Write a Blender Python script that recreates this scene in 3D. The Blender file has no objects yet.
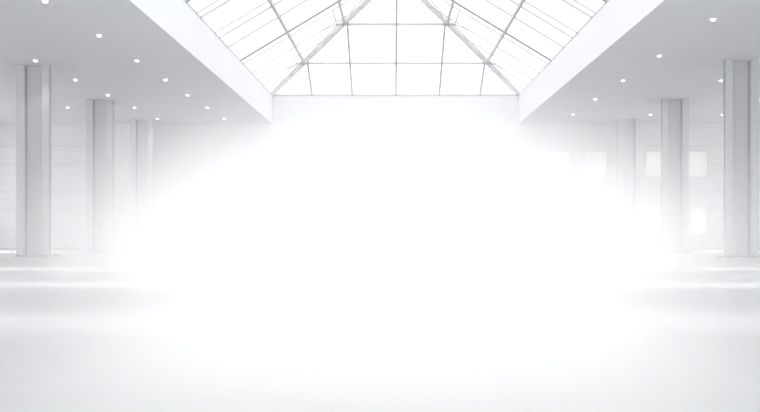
import bpy, bmesh, math
from mathutils import Vector

sc = bpy.context.scene
COL = sc.collection

# ------------------------------------------------------------------ camera
CAM_Z = 0.555
cam_d = bpy.data.cameras.new('camera')
cam_d.sensor_width = 36.0
cam_d.lens = 36.0
cam_d.shift_x = -12 / 760
cam_d.shift_y = 31 / 760
cam_d.clip_start = 0.05
cam_d.clip_end = 300
cam = bpy.data.objects.new('camera', cam_d)
cam.location = (0, 0, CAM_Z)
cam.rotation_euler = (math.pi / 2, 0, 0)
COL.objects.link(cam)
sc.camera = cam

# ------------------------------------------------------------------ daylight
SKY_HORIZON, SKY_ZENITH = 1.7, 2.1
world = bpy.data.worlds.new('overcast_sky')
sc.world = world
world.use_nodes = True
bg = world.node_tree.nodes['Background']
bg.inputs[0].default_value = (0.992, 0.995, 1.0, 1)
# overcast sky: zenith about three times as bright as the horizon
_N, _L = world.node_tree.nodes, world.node_tree.links
_tc = _N.new('ShaderNodeTexCoord')
_sp = _N.new('ShaderNodeSeparateXYZ')
_L.new(_tc.outputs['Generated'], _sp.inputs[0])
_mr = _N.new('ShaderNodeMapRange')
_mr.inputs['From Min'].default_value = 0.0
_mr.inputs['From Max'].default_value = 1.0
_mr.inputs['To Min'].default_value = SKY_HORIZON
_mr.inputs['To Max'].default_value = SKY_ZENITH
_L.new(_sp.outputs['Z'], _mr.inputs['Value'])
_L.new(_mr.outputs[0], bg.inputs[1])

sc.view_settings.view_transform = 'Standard'
sc.view_settings.look = 'None'
sc.view_settings.gamma = 1.0
sc.view_settings.use_curve_mapping = False
sc.view_settings.exposure = 0.25

sc.cycles.max_bounces = 32
sc.cycles.diffuse_bounces = 7
sc.cycles.glossy_bounces = 4
sc.cycles.transmission_bounces = 6
sc.cycles.volume_bounces = 28
sc.cycles.transparent_max_bounces = 16
sc.cycles.volume_step_rate = 1.0
sc.cycles.volume_max_steps = 64
sc.cycles.caustics_reflective = False
sc.cycles.caustics_refractive = False
sc.cycles.use_denoising = True

# ------------------------------------------------------------------ room sizes (metres)
Y_END = 32.5          # far wall
Y_REAR = -4.0
X_L, X_R = -17.6, 17.2
H = 5.415             # soffit height
EAVE = 6.625          # top of the skylight kerb
Y_SKY0 = 1.5         # near end of the roof opening


def xl(y):            # edge of the roof opening, one side
    return -5.12 - (Y_END - y) * 0.015


def xr(y):
    return 5.41 + (Y_END - y) * 0.010


# portal so that the sky is sampled through the roof opening
pd = bpy.data.lights.new('skylight_portal', 'AREA')
pd.shape = 'RECTANGLE'
pd.size = 11.6
pd.size_y = Y_END - Y_SKY0
pd.cycles.is_portal = True
po = bpy.data.objects.new('skylight_portal', pd)
po.location = (0.15, (Y_END + Y_SKY0) / 2, EAVE + 0.02)
COL.objects.link(po)


for nm_x, rot in ((X_L - 0.02, -1), (X_R + 0.02, 1)):      # and through the added side windows
    d = bpy.data.lights.new('window_portal', 'AREA')
    d.shape = 'RECTANGLE'; d.size = 4.2; d.size_y = 32.5
    d.cycles.is_portal = True
    o = bpy.data.objects.new('window_portal', d)
    o.location = (nm_x, 14.5, 2.4)
    o.rotation_euler = (0, rot * math.pi / 2, 0)
    COL.objects.link(o)


d = bpy.data.lights.new('window_portal', 'AREA')           # and through the windows added in the rear wall
d.shape = 'RECTANGLE'; d.size = 33.0; d.size_y = 4.7
d.cycles.is_portal = True
o = bpy.data.objects.new('window_portal', d)
o.location = (0, Y_REAR - 0.27, 2.65)
o.rotation_euler = (math.pi / 2, 0, 0)
COL.objects.link(o)

# added lamps along the side walls, for floor bands and mist glow
BAND_LAMPS = [(28.5, 4.0, 26, 30.0), (28.5, 4.0, 45, 90.0), (13.2, 0.7, 15, 18.0), (8.8, 0.45, 14, 13.0), (5.0, 0.6, 14, 9.0)]
# (y, z, width, height, elevation, spread, power)
ALL = [(y, 3.2, w, 2.4, e, 7, p) for y, w, e, p in BAND_LAMPS]
ALL += [(2.0, 0.75, 2.2, 0.6, 0.3, 5, 5.5), (5.1, 0.9, 1.4, 0.9, 0.5, 7, 5.0), (9.0, 0.9, 2.0, 1.2, 1.5, 12, 9),
        (13.3, 1.0, 2.6, 1.4, 1.5, 12, 5)]  # added lamps aimed almost level to brighten the mist
for y, z, w, hh, elev, spread, power in ALL:
    for s_ in (-1, 1):
        d = bpy.data.lights.new('window_daylight', 'AREA')
        d.shape = 'RECTANGLE'; d.size = hh; d.size_y = w
        d.spread = math.radians(spread)
        d.energy = power
        o = bpy.data.objects.new('window_daylight', d)
        o.location = ((X_L if s_ < 0 else X_R) - s_ * 0.02, y, z)
        o.rotation_euler = (0, s_ * (math.pi / 2 - math.radians(elev)), 0)
        COL.objects.link(o)


# ------------------------------------------------------------------ materials
def new_mat(name):
    m = bpy.data.materials.new(name)
    m.use_nodes = True
    nt = m.node_tree
    return m, nt, nt.nodes, nt.links, nt.nodes['Principled BSDF']


def plain(name, col, rough=0.6, metal=0.0, noise=0.03, scale=3.0, bump=0.0, spec=0.5):
    m, nt, N, L, b = new_mat(name)
    tc = N.new('ShaderNodeTexCoord')
    nz = N.new('ShaderNodeTexNoise')
    nz.inputs['Scale'].default_value = scale
    nz.inputs['Detail'].default_value = 5
    L.new(tc.outputs['Object'], nz.inputs['Vector'])
    mx = N.new('ShaderNodeMix')
    mx.data_type = 'RGBA'
    L.new(nz.outputs['Fac'], mx.inputs['Factor'])
    mx.inputs['A'].default_value = (*[c * (1 - noise) for c in col], 1)
    mx.inputs['B'].default_value = (*[min(1, c * (1 + noise)) for c in col], 1)
    L.new(mx.outputs['Result'], b.inputs['Base Color'])
    b.inputs['Roughness'].default_value = rough
    b.inputs['Metallic'].default_value = metal
    b.inputs['Specular IOR Level'].default_value = spec
    if bump:
        bp = N.new('ShaderNodeBump')
        bp.inputs['Strength'].default_value = bump
        bp.inputs['Distance'].default_value = 0.02
        L.new(nz.outputs['Fac'], bp.inputs['Height'])
        L.new(bp.outputs['Normal'], b.inputs['Normal'])
    return m


def floor_material():
    m, nt, N, L, b = new_mat('polished_concrete')
    tc = N.new('ShaderNodeTexCoord')
    mp = N.new('ShaderNodeMapping')
    mp.inputs['Scale'].default_value = (0.7, 1.6, 1)
    L.new(tc.outputs['Object'], mp.inputs['Vector'])
    n1 = N.new('ShaderNodeTexNoise')
    n1.inputs['Scale'].default_value = 5.0
    n1.inputs['Detail'].default_value = 8
    n1.inputs['Roughness'].default_value = 0.65
    L.new(mp.outputs[0], n1.inputs['Vector'])
    cr = N.new('ShaderNodeValToRGB')
    cr.color_ramp.elements[0].position = 0.3
    cr.color_ramp.elements[0].color = (0.53, 0.533, 0.542, 1)
    cr.color_ramp.elements[1].position = 0.7
    cr.color_ramp.elements[1].color = (0.60, 0.603, 0.61, 1)
    L.new(n1.outputs['Fac'], cr.inputs[0])
    L.new(cr.outputs[0], b.inputs['Base Color'])
    b.inputs['Roughness'].default_value = 0.32
    return m


def wall_material():
    """light cladding with fine board texture and horizontal joints"""
    m, nt, N, L, b = new_mat('wall_cladding')
    tc = N.new('ShaderNodeTexCoord')
    sep = N.new('ShaderNodeSeparateXYZ')
    L.new(tc.outputs['Object'], sep.inputs[0])
    prev = None
    for z in (4.44, 3.67, 2.48, 1.71, 0.81):
        s = N.new('ShaderNodeMath'); s.operation = 'SUBTRACT'
        L.new(sep.outputs['Z'], s.inputs[0]); s.inputs[1].default_value = z
        a = N.new('ShaderNodeMath'); a.operation = 'ABSOLUTE'
        L.new(s.outputs[0], a.inputs[0])
        c = N.new('ShaderNodeMath'); c.operation = 'LESS_THAN'
        L.new(a.outputs[0], c.inputs[0]); c.inputs[1].default_value = 0.022
        if prev is None:
            prev = c
        else:
            mx = N.new('ShaderNodeMath'); mx.operation = 'MAXIMUM'
            L.new(prev.outputs[0], mx.inputs[0]); L.new(c.outputs[0], mx.inputs[1])
            prev = mx
    mp = N.new('ShaderNodeMapping')
    mp.inputs['Scale'].default_value = (0.25, 0.25, 5)
    L.new(tc.outputs['Object'], mp.inputs['Vector'])
    nz = N.new('ShaderNodeTexNoise')
    nz.inputs['Scale'].default_value = 1.5
    nz.inputs['Detail'].default_value = 4
    L.new(mp.outputs[0], nz.inputs['Vector'])
    base = N.new('ShaderNodeMix'); base.data_type = 'RGBA'
    L.new(nz.outputs['Fac'], base.inputs['Factor'])
    base.inputs['A'].default_value = (0.85, 0.853, 0.858, 1)
    base.inputs['B'].default_value = (0.92, 0.922, 0.926, 1)
    j = N.new('ShaderNodeMix'); j.data_type = 'RGBA'
    L.new(prev.outputs[0], j.inputs['Factor'])
    L.new(base.outputs['Result'], j.inputs['A'])
    j.inputs['B'].default_value = (0.79, 0.79, 0.80, 1)
    L.new(j.outputs['Result'], b.inputs['Base Color'])
    b.inputs['Roughness'].default_value = 0.7
    return m


def glass_material(name, clear=0.94):
    m, nt, N, L, b = new_mat(name)
    N.remove(b)
    out = N['Material Output']
    t = N.new('ShaderNodeBsdfTransparent')
    t.inputs[0].default_value = (clear, clear * 1.003, clear * 1.006, 1)
    g = N.new('ShaderNodeBsdfGlossy')
    g.inputs['Roughness'].default_value = 0.02
    mx = N.new('ShaderNodeMixShader')
    mx.inputs[0].default_value = 0.05
    L.new(t.outputs[0], mx.inputs[1])
    L.new(g.outputs[0], mx.inputs[2])
    L.new(mx.outputs[0], out.inputs['Surface'])
    return m


def frosted_material():
    m, nt, N, L, b = new_mat('frosted_glass')
    N.remove(b)
    out = N['Material Output']
    t = N.new('ShaderNodeBsdfTranslucent')
    t.inputs[0].default_value = (0.75, 0.744, 0.732, 1)
    d = N.new('ShaderNodeBsdfDiffuse')
    d.inputs[0].default_value = (0.8, 0.8, 0.8, 1)
    mx = N.new('ShaderNodeMixShader')
    mx.inputs[0].default_value = 0.3
    L.new(t.outputs[0], mx.inputs[1])
    L.new(d.outputs[0], mx.inputs[2])
    L.new(mx.outputs[0], out.inputs['Surface'])
    return m


def lamp_material():
    m, nt, N, L, b = new_mat('lamp_lens')
    b.inputs['Base Color'].default_value = (1, 1, 1, 1)
    b.inputs['Emission Color'].default_value = (1, 1, 1, 1)
    b.inputs['Emission Strength'].default_value = 3.0
    return m


M_FLOOR = floor_material()
M_CEIL = plain('ceiling_paint', (0.80, 0.805, 0.812), 0.8, noise=0.02, scale=0.6)
M_WALL = wall_material()
M_CURB = plain('kerb_paint', (0.82, 0.825, 0.835), 0.7, noise=0.012, scale=0.8)
M_COL = plain('column_cladding', (0.755, 0.758, 0.765), 0.55, noise=0.03, scale=6)
M_SHADE = plain('dark_joint', (0.46, 0.46, 0.47), 0.6, noise=0.02, scale=6)  # dark grey standing in for shade on the columns
M_WEB = plain('column_web_paint', (0.71, 0.713, 0.72), 0.6, noise=0.03, scale=6)  # column tone darkened a little to put recess shade into the web
M_STEEL = plain('skylight_steel', (0.58, 0.585, 0.60), 0.45, noise=0.02, scale=4)
M_DARK = plain('dark_glazing_bar', (0.30, 0.30, 0.31), 0.45, noise=0.02, scale=4)
M_LIGHTBAR = plain('pale_glazing_bar', (0.60, 0.605, 0.615), 0.45, noise=0.02, scale=4)
M_GLASS = glass_material('skylight_glass')
M_FROST = frosted_material()
M_FRAME = plain('window_frame_paint', (0.90, 0.90, 0.90), 0.5, noise=0.01)
M_LAMP = lamp_material()
M_TRIM = plain('lamp_trim', (0.9, 0.9, 0.9), 0.3, noise=0.01)
M_SKIRT = plain('skirting_paint', (0.72, 0.725, 0.73), 0.5, noise=0.02)


# ------------------------------------------------------------------ mesh helpers
def add_box(bm, x0, x1, y0, y1, z0, z1):
    v = [bm.verts.new(p) for p in ((x0, y0, z0), (x1, y0, z0), (x1, y1, z0), (x0, y1, z0),
                                   (x0, y0, z1), (x1, y0, z1), (x1, y1, z1), (x0, y1, z1))]
    for f in ((0, 3, 2, 1), (4, 5, 6, 7), (0, 1, 5, 4), (1, 2, 6, 5), (2, 3, 7, 6), (3, 0, 4, 7)):
        bm.faces.new([v[i] for i in f])


def add_prism(bm, pts, z0, z1):
    lo = [bm.verts.new((x, y, z0)) for x, y in pts]
    hi = [bm.verts.new((x, y, z1)) for x, y in pts]
    bm.faces.new(lo[::-1]); bm.faces.new(hi)
    n = len(pts)
    for i in range(n):
        bm.faces.new((lo[i], lo[(i + 1) % n], hi[(i + 1) % n], hi[i]))


def add_beam(bm, p, q, w, h, up=(0, 0, 1), drop=0.0):
    """rectangular bar from p to q; w across, h along up; drop moves it down its own up axis"""
    p, q = Vector(p), Vector(q)
    d = (q - p).normalized()
    side = d.cross(Vector(up)).normalized()
    u = side.cross(d).normalized()
    off = -u * drop
    r = []
    for c in (p, q):
        for a, b_ in ((-1, -1), (1, -1), (1, 1), (-1, 1)):
            r.append(bm.verts.new(c + off + side * a * w / 2 + u * b_ * h / 2))
    for f in ((0, 1, 2, 3), (7, 6, 5, 4), (0, 4, 5, 1), (1, 5, 6, 2), (2, 6, 7, 3), (3, 7, 4, 0)):
        bm.faces.new([r[i] for i in f])


def build(name, bm, mat, parent=None, loc=(0, 0, 0), bevel=0.0, smooth=False):
    bmesh.ops.recalc_face_normals(bm, faces=bm.faces)
    me = bpy.data.meshes.new(name)
    bm.to_mesh(me)
    bm.free()
    me.materials.append(mat)
    if smooth:
        me.polygons.foreach_set('use_smooth', [True] * len(me.polygons))
    o = bpy.data.objects.new(name, me)
    COL.objects.link(o)
    o.location = loc
    if parent:
        o.parent = parent
    if bevel:
        b = o.modifiers.new('edge', 'BEVEL')
        b.width = bevel
        b.segments = 2
        b.limit_method = 'ANGLE'
    return o


def box_obj(name, x0, x1, y0, y1, z0, z1, mat, parent=None, bevel=0.0):
    bm = bmesh.new()
    add_box(bm, x0, x1, y0, y1, z0, z1)
    return build(name, bm, mat, parent, bevel=bevel)


def empty(name, loc=(0, 0, 0), label=None, cat=None, group=None, kind=None):
    o = bpy.data.objects.new(name, None)
    COL.objects.link(o)
    o.location = loc
    if label: o['label'] = label
    if cat: o['category'] = cat
    if group: o['group'] = group
    if kind: o['kind'] = kind
    return o


def structure(o, label=None, cat=None):
    o['kind'] = 'structure'
    if label: o['label'] = label
    if cat: o['category'] = cat
    return o


# ------------------------------------------------------------------ setting
structure(box_obj('floor', X_L, X_R, Y_REAR, Y_END, -0.2, 0, M_FLOOR),
          'pale polished concrete floor of the hall', 'floor')

T = 0.2
bm = bmesh.new()                                   # soffits either side of the roof opening
add_prism(bm, [(X_L, Y_REAR), (xl(Y_REAR) - T, Y_REAR), (xl(Y_END) - T, Y_END), (X_L, Y_END)], H, H + 0.25)
add_prism(bm, [(xr(Y_REAR) + T, Y_REAR), (X_R, Y_REAR), (X_R, Y_END), (xr(Y_END) + T, Y_END)], H, H + 0.25)
add_prism(bm, [(xl(Y_REAR) - T, Y_REAR), (xr(Y_REAR) + T, Y_REAR), (xr(Y_SKY0) + T, Y_SKY0 - T), (xl(Y_SKY0) - T, Y_SKY0 - T)], H, H + 0.25)
add_prism(bm, [(X_L, Y_REAR), (xl(Y_REAR), Y_REAR), (xl(Y_END), Y_END), (X_L, Y_END)], H - 0.012, H)
add_prism(bm, [(xr(Y_REAR), Y_REAR), (X_R, Y_REAR), (X_R, Y_END), (xr(Y_END), Y_END)], H - 0.012, H)
add_prism(bm, [(xl(Y_REAR), Y_REAR), (xr(Y_REAR), Y_REAR), (xr(Y_SKY0), Y_SKY0), (xl(Y_SKY0), Y_SKY0)], H - 0.012, H)
structure(build('ceiling', bm, M_CEIL), 'smooth grey suspended ceiling on both sides of the roof opening', 'ceiling')

# kerbs of the roof opening
T = 0.2
bm = bmesh.new()
add_prism(bm, [(xl(Y_SKY0) - T, Y_SKY0), (xl(Y_SKY0), Y_SKY0), (xl(Y_END), Y_END), (xl(Y_END) - T, Y_END)], H, EAVE)
structure(build('trim_1', bm, M_CURB), 'white upstand along the left edge of the roof opening', 'upstand')
bm = bmesh.new()
add_prism(bm, [(xr(Y_SKY0), Y_SKY0), (xr(Y_SKY0) + T, Y_SKY0), (xr(Y_END) + T, Y_END), (xr(Y_END), Y_END)], H, EAVE)
structure(build('trim_2', bm, M_CURB), 'white upstand along the right edge of the roof opening', 'upstand')
structure(box_obj('trim_3', xl(Y_END) - T, xr(Y_END) + T, Y_END, Y_END + 0.25, H, EAVE, M_CURB),
          'white upstand above the end wall', 'upstand')
structure(box_obj('trim_4', xl(Y_SKY0) - T, xr(Y_SKY0) + T, Y_SKY0 - 0.2, Y_SKY0, H, EAVE, M_CURB),
          'white upstand at the near end of the roof opening', 'upstand')


def wall_with_holes(bm, u0, u1, z0, z1, holes, put):
    us = sorted({u0, u1, *[h[0] for h in holes], *[h[1] for h in holes]})
    zs = sorted({z0, z1, *[h[2] for h in holes], *[h[3] for h in holes]})
    for i in range(len(us) - 1):
        for j in range(len(zs) - 1):
            cu, cz = (us[i] + us[i + 1]) / 2, (zs[j] + zs[j + 1]) / 2
            if any(h[0] < cu < h[1] and h[2] < cz < h[3] for h in holes):
                continue
            put(bm, us[i], us[i + 1], zs[j], zs[j + 1])


# end wall with its rows of square windows
PPM = 760 / Y_END
WX = [-5.60, -3.99, -1.50, 0.15, 2.62, 4.20, 6.65, 8.25, 10.80, 12.60, 15.05]
WW, WZ0, WZ1 = 0.98, 3.08, 4.26
LOWX = [10.80, 12.60, 15.05]
LZ0, LZ1 = 0.62, 1.84
holes = [(x, x + WW, WZ0, WZ1) for x in WX] + [(x, x + WW, LZ0, LZ1) for x in LOWX]
bm = bmesh.new()
wall_with_holes(bm, X_L, X_R, 0, H, holes,
                lambda b, a, c, d, e: add_box(b, a, c, Y_END, Y_END + 0.25, d, e))
structure(build('wall_back', bm, M_WALL), 'pale clad end wall with a row of square windows', 'wall')

# side walls, each with unseen tall openings added to bring in daylight
SIDE_OPEN = [(0.9, 3.1), (4.4, 5.8), (8.0, 10.0), (12.0, 14.6), (15.4, 18.0), (18.8, 21.4), (22.2, 24.8), (25.6, 28.2), (29.0, 31.6)]
sh = [(a, c, 0.0 + 0.4, 4.4) for a, c in SIDE_OPEN]
for nm, x0, x1 in (('wall_left', X_L - 0.25, X_L), ('wall_right', X_R, X_R + 0.25)):
    bm = bmesh.new()
    wall_with_holes(bm, Y_REAR, Y_END, 0, H, sh,
                    lambda b, a, c, d, e: add_box(b, x0, x1, a, c, d, e))
    structure(build(nm, bm, M_WALL), 'pale clad side wall', 'wall')
REAR_OPEN = [(-16.5 + k * 4.14, -16.5 + k * 4.14 + 3.7) for k in range(8)]  # rear glazing, out of view, added to light the mist from the front
bm = bmesh.new()
wall_with_holes(bm, X_L, X_R, 0, H, [(a, c, 0.3, 5.0) for a, c in REAR_OPEN],
                lambda b, a, c, d, e: add_box(b, a, c, Y_REAR - 0.25, Y_REAR, d, e))
structure(build('wall_rear', bm, M_WALL), 'glazed rear wall of the hall', 'wall')

structure(box_obj('baseboard_back', X_L, X_R, Y_END - 0.03, Y_END, 0, 0.07, M_SKIRT),
          'low grey skirting along the end wall', 'baseboard')

wn = 0
for row, xs, z0, z1 in (('upper', WX, WZ0, WZ1), ('lower', LOWX, LZ0, LZ1)):
    for x in xs:
        wn += 1
        e = empty('window_%d' % wn, (x + WW / 2, Y_END, z0), 'square frosted window in the %s row of the end wall, number %d counted from the blank side' % (row, xs.index(x) + 1),
                  'window', kind='structure')
        hw, hh, f = WW / 2, z1 - z0, 0.06
        bm = bmesh.new()
        for b in ((-hw, -hw + f, 0, hh), (hw - f, hw, 0, hh), (-hw + f, hw - f, 0, f), (-hw + f, hw - f, hh - f, hh)):
            add_box(bm, b[0], b[1], -0.04, 0.10, b[2], b[3])
        build('window_frame', bm, M_FRAME, e)
        bm = bmesh.new()
        add_box(bm, -hw + f, hw - f, 0.05, 0.06, f, hh - f)
        build('pane', bm, M_FROST, e)
for a, c in REAR_OPEN:
    wn += 1
    e = empty('window_%d' % wn, ((a + c) / 2, Y_REAR, 0.3), 'large window in the rear wall', 'window', kind='structure')
    hw, hh, f = (c - a) / 2, 4.7, 0.06
    bm = bmesh.new()
    for b in ((-hw, -hw + f, 0, hh), (hw - f, hw, 0, hh), (-hw + f, hw - f, 0, f), (-hw + f, hw - f, hh - f, hh)):
        add_box(bm, b[0], b[1], -0.15, -0.02, b[2], b[3])
    build('window_frame', bm, M_FRAME, e)
    bm = bmesh.new()
    add_box(bm, -hw + f, hw - f, -0.09, -0.08, f, hh - f)
    build('pane', bm, M_GLASS, e)
for side, x in ((-1, X_L), (1, X_R)):
    for a, c in SIDE_OPEN:
        wn += 1
        e = empty('window_%d' % wn, (x, (a + c) / 2, 0.4), 'tall window in the side wall', 'window', kind='structure')
        hw, hh, f = (c - a) / 2, 4.0, 0.06
        bm = bmesh.new()
        for b in ((-hw, -hw + f, 0, hh), (hw - f, hw, 0, hh), (-hw + f, hw - f, 0, f), (-hw + f, hw - f, hh - f, hh)):
            add_box(bm, side * 0.02, side * 0.15, b[0], b[1], b[2], b[3])
        build('window_frame', bm, M_FRAME, e)
        bm = bmesh.new()
        add_box(bm, side * 0.08, side * 0.09, -hw + f, hw - f, f, hh - f)
        build('pane', bm, M_GLASS, e)

# ------------------------------------------------------------------ skylight: hipped glass roof
SL = empty('skylight', (0.15, (Y_END + Y_SKY0) / 2, EAVE),
           'large hipped glass skylight with grey steel frame over the centre of the hall', 'skylight')
SL_INV = Vector(SL.location)
RX, RZ = 0.15, CAM_Z + 9.30          # ridge
RY1 = Y_END - 5.6                     # far end of the ridge
RY0 = Y_SKY0 + 5.6


def sbuild(name, bm, mat):
    for v in bm.verts:
        v.co -= SL_INV
    return build(name, bm, mat, SL)


EL1, ER1 = Vector((xl(Y_END), Y_END, EAVE)), Vector((xr(Y_END), Y_END, EAVE))
EL0, ER0 = Vector((xl(Y_SKY0), Y_SKY0, EAVE)), Vector((xr(Y_SKY0), Y_SKY0, EAVE))
R1, R0 = Vector((RX, RY1, RZ)), Vector((RX, RY0, RZ))
UP = Vector((0, 0, 1))

# glazing, one sheet per slope, just above the bars
for nm, pts in (('left', (EL0, EL1, R1, R0)), ('right', (ER1, ER0, R0, R1)), ('end', (EL1, ER1, R1)), ('near', (ER0, EL0, R0))):
    bm = bmesh.new()
    lo = [bm.verts.new(p + UP * 0.08) for p in pts]
    hi = [bm.verts.new(p + UP * 0.092) for p in pts]
    bm.faces.new(lo); bm.faces.new(hi)
    for i in range(len(pts)):
        k = (i + 1) % len(pts)
        bm.faces.new((lo[i], lo[k], hi[k], hi[i]))
    sbuild('glass_slope', bm, M_GLASS)

# hips: a wide main member with a slimmer rail beside it
for e, r in ((EL1, R1), (ER1, R1), (EL0, R0), (ER0, R0)):
    out = -1 if e.x < 0 else 1
    yy = -1 if e.y > 10 else 1
    bm = bmesh.new()
    add_beam(bm, e, r, 0.06, 0.09)
    sbuild('hip_beam', bm, M_STEEL)
    s = Vector((out * 0.27, yy * 0.27, -0.06))     # slim rail running beside the hip
    a0, b0 = e + s * 0.9 + Vector((-out * 0.2, 0, 0.08)), r + s
    bm = bmesh.new()
    add_beam(bm, a0, b0, 0.035, 0.05)
    sbuild('hip_rail', bm, M_STEEL)
    bm = bmesh.new()                                # pale plate between the two
    add_beam(bm, e.lerp(a0, 0.5) + UP * -0.03, r.lerp(b0, 0.5) + UP * -0.03, 0.17, 0.012)
    sbuild('hip_plate', bm, M_FRAME)
bm = bmesh.new()
add_beam(bm, R0, R1, 0.14, 0.18)
sbuild('ridge_beam', bm, M_STEEL)

# horizontal purlins, at 1/3 and 2/3 of the slope
for t in (0.30, 0.63):
    pl1, pr1 = EL1.lerp(R1, t), ER1.lerp(R1, t)
    pl0, pr0 = EL0.lerp(R0, t), ER0.lerp(R0, t)
    bm = bmesh.new(); add_beam(bm, pl1, pr1, 0.07, 0.085); sbuild('purlin', bm, M_STEEL)
    bm = bmesh.new(); add_beam(bm, pl0, pr0, 0.05, 0.06); sbuild('purlin', bm, M_STEEL)
    bm = bmesh.new(); add_beam(bm, pl0, pl1, 0.09, 0.10); sbuild('purlin', bm, M_STEEL)
    bm = bmesh.new(); add_beam(bm, pr0, pr1, 0.09, 0.10); sbuild('purlin', bm, M_STEEL)
# eave rails
bm = bmesh.new(); add_beam(bm, EL1, ER1, 0.05, 0.08); sbuild('eave_rail', bm, M_STEEL)
for a, b_ in ((EL0, EL1), (ER0, ER1)):
    bm = bmesh.new(); add_beam(bm, a, b_, 0.04, 0.03); sbuild('eave_rail', bm, M_LIGHTBAR)

# mullions of the end slope run straight up the glass
def on_end(x):
    """where a mullion at x leaves the end slope (on a hip)"""
    e = EL1 if x < RX else ER1
    t = (x - e.x) / (RX - e.x)
    return e.lerp(R1, t)
for x in (-3.42, -1.70, 0.17, 2.02, 3.76):
    bm = bmesh.new()
    add_beam(bm, (x, Y_END, EAVE), on_end(x), 0.08, 0.06)
    sbuild('mullion', bm, M_STEEL)

# glazing bars of the side slopes
BARS = [(31.2, 'p', 1), (30.3, 'p', 1), (29.3, 'p', 1), (28.1, 'p', 1), (26.65, 'p', 1), (26.15, 'd', 0), (24.3, 's', 0),
        (23.15, 's', 0), (22.6, 'p', 0), (21.0, 's', 0), (20.6, 'p', 0), (19.6, 'd', 0), (18.2, 's', 0), (17.2, 's', 0),
        (16.0, 's', 0), (14.4, 's', 0), (12.9, 'd', 0), (10.5, 's', 0), (8.0, 's', 0), (5.5, 's', 0), (3.0, 's', 0), (0.5, 's', 0)]
for y, kind, _ in BARS:
    mat, w, h = {'d': (M_DARK, 0.05, 0.06), 's': (M_STEEL, 0.05, 0.055), 'p': (M_LIGHTBAR, 0.045, 0.045)}[kind]
    for xe, ec, e0 in ((xl(y), EL1, EL0), (xr(y), ER1, ER0)):
        a = Vector((xe, y, EAVE))
        if y > RY1:
            t = (Y_END - y) / (Y_END - RY1)
            b_ = ec.lerp(R1, t)
        elif y < RY0:
            t = (y - Y_SKY0) / (RY0 - Y_SKY0)
            b_ = e0.lerp(R0, t)
        else:
            b_ = Vector((RX, y, RZ))
        bm = bmesh.new()
        add_beam(bm, a, b_, w, h)
        sbuild('glazing_bar', bm, mat)

# short struts and brackets where purlins meet the hips
for t in (0.30, 0.63):
    for e, sx in ((EL1, -1), (ER1, 1)):
        p = e.lerp(R1, t)
        bm = bmesh.new()
        add_beam(bm, p + Vector((sx * 0.28, -0.35, -0.10)), p + Vector((sx * 0.28, -0.8 if t < 0.5 else -2.2, -0.10)), 0.04, 0.05)
        add_beam(bm, p + Vector((sx * 0.28, -0.35, -0.10)), p + Vector((sx * 0.02, -0.05, -0.06)), 0.06, 0.08)
        add_beam(bm, p + Vector((sx * 0.28, -0.35, -0.10)), p + Vector((sx * 0.85, -0.45, -0.38)), 0.04, 0.045)
        sbuild('bracket', bm, M_STEEL)

# ------------------------------------------------------------------ columns
CW, FW = 0.935, 0.215       # face width, flange width


def column(first, x, y, label, inner):
    c = empty('support_pillar', (x, y, 0), label, 'pillar', 'pillars holding the ceiling')
    hw = CW / 2
    bm = bmesh.new(); add_box(bm, -hw + FW, hw - FW, 0.13, 0.66, 0.03, H); build('web', bm, M_WEB, c)
    for s in (-1, 1):
        a, b_ = sorted((s * hw, s * (hw - FW)))
        bm = bmesh.new(); add_box(bm, a, b_, 0.0, 0.16, 0.03, H); f = build('flange', bm, M_COL, c, bevel=0.006)
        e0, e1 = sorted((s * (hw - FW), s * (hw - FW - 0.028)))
        bm = bmesh.new(); add_box(bm, e0, e1, 0.10, 0.13, 0.05, H - 0.02); build('joint_strip', bm, M_SHADE, c)  # shade of the recess cheeks put in as dark strips
        if s == inner:              # added dark strip in place of shade on the side towards mid-hall
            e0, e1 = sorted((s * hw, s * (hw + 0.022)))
            bm = bmesh.new(); add_box(bm, e0, e1, 0.01, 0.05, 0.03, H - 0.02); build('edge_angle', bm, M_SHADE, c)
        bm = bmesh.new()            # small ribbed guard plate at the foot
        for k in range(8):
            add_box(bm, a + 0.02, b_ - 0.02, -0.012, 0.0, 0.08 + k * 0.075, 0.08 + k * 0.075 + 0.05)
        build('foot_guard', bm, M_COL, f)
        bm = bmesh.new()            # matching collar under the ceiling
        for k in range(3):
            add_box(bm, a + 0.01, b_ - 0.01, -0.01, 0.0, H - 0.09 - k * 0.09, H - 0.04 - k * 0.09)
        build('head_collar', bm, M_COL, f)
    bm = bmesh.new(); add_box(bm, -hw - 0.02, hw + 0.02, -0.03, 0.68, 0, 0.045); build('base_plate', bm, M_SHADE, c)  # plate coloured dark for the contact shade at the floor
    return c


column(1, -10.12, 21.4, 'grey H-section column nearest the viewer in the row beside the blank wall', 1)
column(0, -10.32, 26.8, 'misty middle column of the row beside the blank wall', 1)
column(0, -10.35, 31.4, 'farthest column, half lost in mist, beside the blank wall', 1)
column(0, 9.59, 20.8, 'grey H-section column nearest the viewer in the row beside the stacked windows', -1)
column(0, 9.93, 26.6, 'middle column of the row, standing between two lit windows', -1)
column(0, 9.76, 31.2, 'farthest column in the row on the windowed side', -1)


# ------------------------------------------------------------------ downlights
def lathe(bm, prof, seg=20):
    rings = []
    for r, z in prof:
        rings.append([bm.verts.new((r * math.cos(2 * math.pi * i / seg), r * math.sin(2 * math.pi * i / seg), z)) for i in range(seg)])
    for a, b_ in zip(rings, rings[1:]):
        for i in range(seg):
            k = (i + 1) % seg
            bm.faces.new((a[i], a[k], b_[k], b_[i]))
    bm.faces.new(rings[0]); bm.faces.new(rings[-1])


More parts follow.
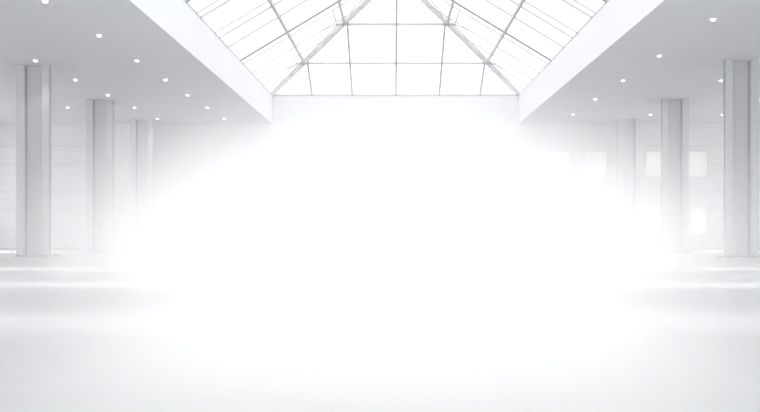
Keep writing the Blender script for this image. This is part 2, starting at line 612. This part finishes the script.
LAMP_W = 18.0
ld = bpy.data.lights.new('downlight_beam', 'SPOT')
ld.energy = LAMP_W
ld.spot_size = math.radians(100)
ld.spot_blend = 0.8
ld.shadow_soft_size = 0.05
root = empty('downlight', (0, 0, H), 'x', 'ceiling light', 'recessed ceiling downlights')
bm = bmesh.new(); lathe(bm, [(0.072, 0.0), (0.072, -0.006), (0.064, -0.01), (0.054, -0.006), (0.054, 0.0)]); ring = build('trim_ring', bm, M_TRIM, root)
bm = bmesh.new(); lathe(bm, [(0.053, 0.0), (0.052, -0.02), (0.042, -0.036), (0.02, -0.045), (0.004, -0.047)]); lens = build('lamp_lens', bm, M_LAMP, root, smooth=True)
ROWS_L = [15.6, 18.25, 20.85, 23.4, 25.9, 28.4, 31.1]
ROWS_R = [16.9, 20.3, 23.5, 26.7, 30.0]
ordinal = ['nearest', 'second', 'third', 'fourth', 'fifth', 'sixth', 'farthest']
spots = []
for i, y in enumerate(ROWS_L):
    spots.append(([-7.12, -7.03, -7.0, -6.98, -6.97, -6.9, -6.86][i], y, '%s downlight of the row along the opening edge, blank-wall side' % ordinal[i]))
for i, y in enumerate(ROWS_L[2:]):
    spots.append(([-9.78, -9.75, -9.69, -9.62, -9.6][i], y, '%s downlight of the row above the columns, blank-wall side' % ['nearest', 'second', 'third', 'fourth', 'farthest'][i]))
spots.append((-12.12, 28.4, 'lone downlight between the first two columns, blank-wall side'))
for i, y in enumerate(ROWS_R):
    spots.append((7.14, y, '%s downlight of the row along the opening edge, windowed side' % ['nearest', 'second', 'third', 'fourth', 'farthest'][i]))
spots.append((10.17, 23.5, 'downlight just beside the top of the nearest column, windowed side'))
spots.append((10.2, 30.0, 'downlight between the middle and farthest columns, windowed side'))
spots.append((12.9, 26.7, 'downlight on the outer side of the nearest column, windowed side'))
spots.append((13.05, 30.0, 'tiny far downlight peeping past the inner edge of the nearest column, windowed side'))
for i, (x, y, lab) in enumerate(spots):
    if i == 0:
        o = root
    else:
        o = root.copy(); COL.objects.link(o)
        for ch in (ring, lens):
            c2 = ch.copy(); COL.objects.link(c2); c2.parent = o
    o.location = (x, y, H - 0.012)
    lo = bpy.data.objects.new('downlight_beam', ld); COL.objects.link(lo)
    lo.parent = o; lo.location = (0, 0, -0.09)
    o['label'] = lab

# ------------------------------------------------------------------ mist
def mist_material(name, dens, power):
    m = bpy.data.materials.new(name)
    m.use_nodes = True
    nt = m.node_tree; N = nt.nodes; L = nt.links
    N.remove(N['Principled BSDF'])
    tc = N.new('ShaderNodeTexCoord')
    ln = N.new('ShaderNodeVectorMath'); ln.operation = 'LENGTH'
    L.new(tc.outputs['Object'], ln.inputs[0])
    inv = N.new('ShaderNodeMath'); inv.operation = 'SUBTRACT'; inv.use_clamp = True
    inv.inputs[0].default_value = 1.0
    L.new(ln.outputs['Value'], inv.inputs[1])
    pw = N.new('ShaderNodeMath'); pw.operation = 'POWER'
    L.new(inv.outputs[0], pw.inputs[0]); pw.inputs[1].default_value = power
    mr = N.new('ShaderNodeMath'); mr.operation = 'MULTIPLY'
    L.new(pw.outputs[0], mr.inputs[0]); mr.inputs[1].default_value = dens
    vs = N.new('ShaderNodeVolumeScatter')
    vs.inputs['Color'].default_value = (1, 1, 1, 1)
    vs.inputs['Anisotropy'].default_value = 0.2
    L.new(mr.outputs[0], vs.inputs['Density'])
    L.new(vs.outputs[0], N['Material Output'].inputs['Volume'])
    return m


M_MIST = mist_material('white_mist', 2.4, 2.6)
M_WISP = mist_material('low_mist', 5.0, 1.8)


def mist_body(loc, semi, m):
    bm = bmesh.new()
    bmesh.ops.create_icosphere(bm, subdivisions=4, radius=1.0)
    cut = (0.006 - loc[2]) / semi[2]
    bmesh.ops.bisect_plane(bm, geom=bm.verts[:] + bm.edges[:] + bm.faces[:], plane_co=(0, 0, cut), plane_no=(0, 0, 1), clear_inner=True)
    bmesh.ops.holes_fill(bm, edges=bm.edges[:])
    o = build('mist_bank', bm, m, None, loc)
    o.scale = semi
    return o


wisp = mist_body((0.0, 3.5, 0.10), (1.5, 2.95, 0.5), M_WISP)  # mist tongue added to lighten the middle of the front floor
wisp['kind'] = 'stuff'
wisp['label'] = 'thin low tongue of white mist on the floor closest to the viewer'
wisp['category'] = 'mist'
mist = mist_body((0, 15.0, 0.14), (7.4, 12.5, 3.5), M_MIST)
mist['kind'] = 'stuff'
mist['label'] = 'bank of dense white mist filling the middle of the hall'
mist['category'] = 'mist'
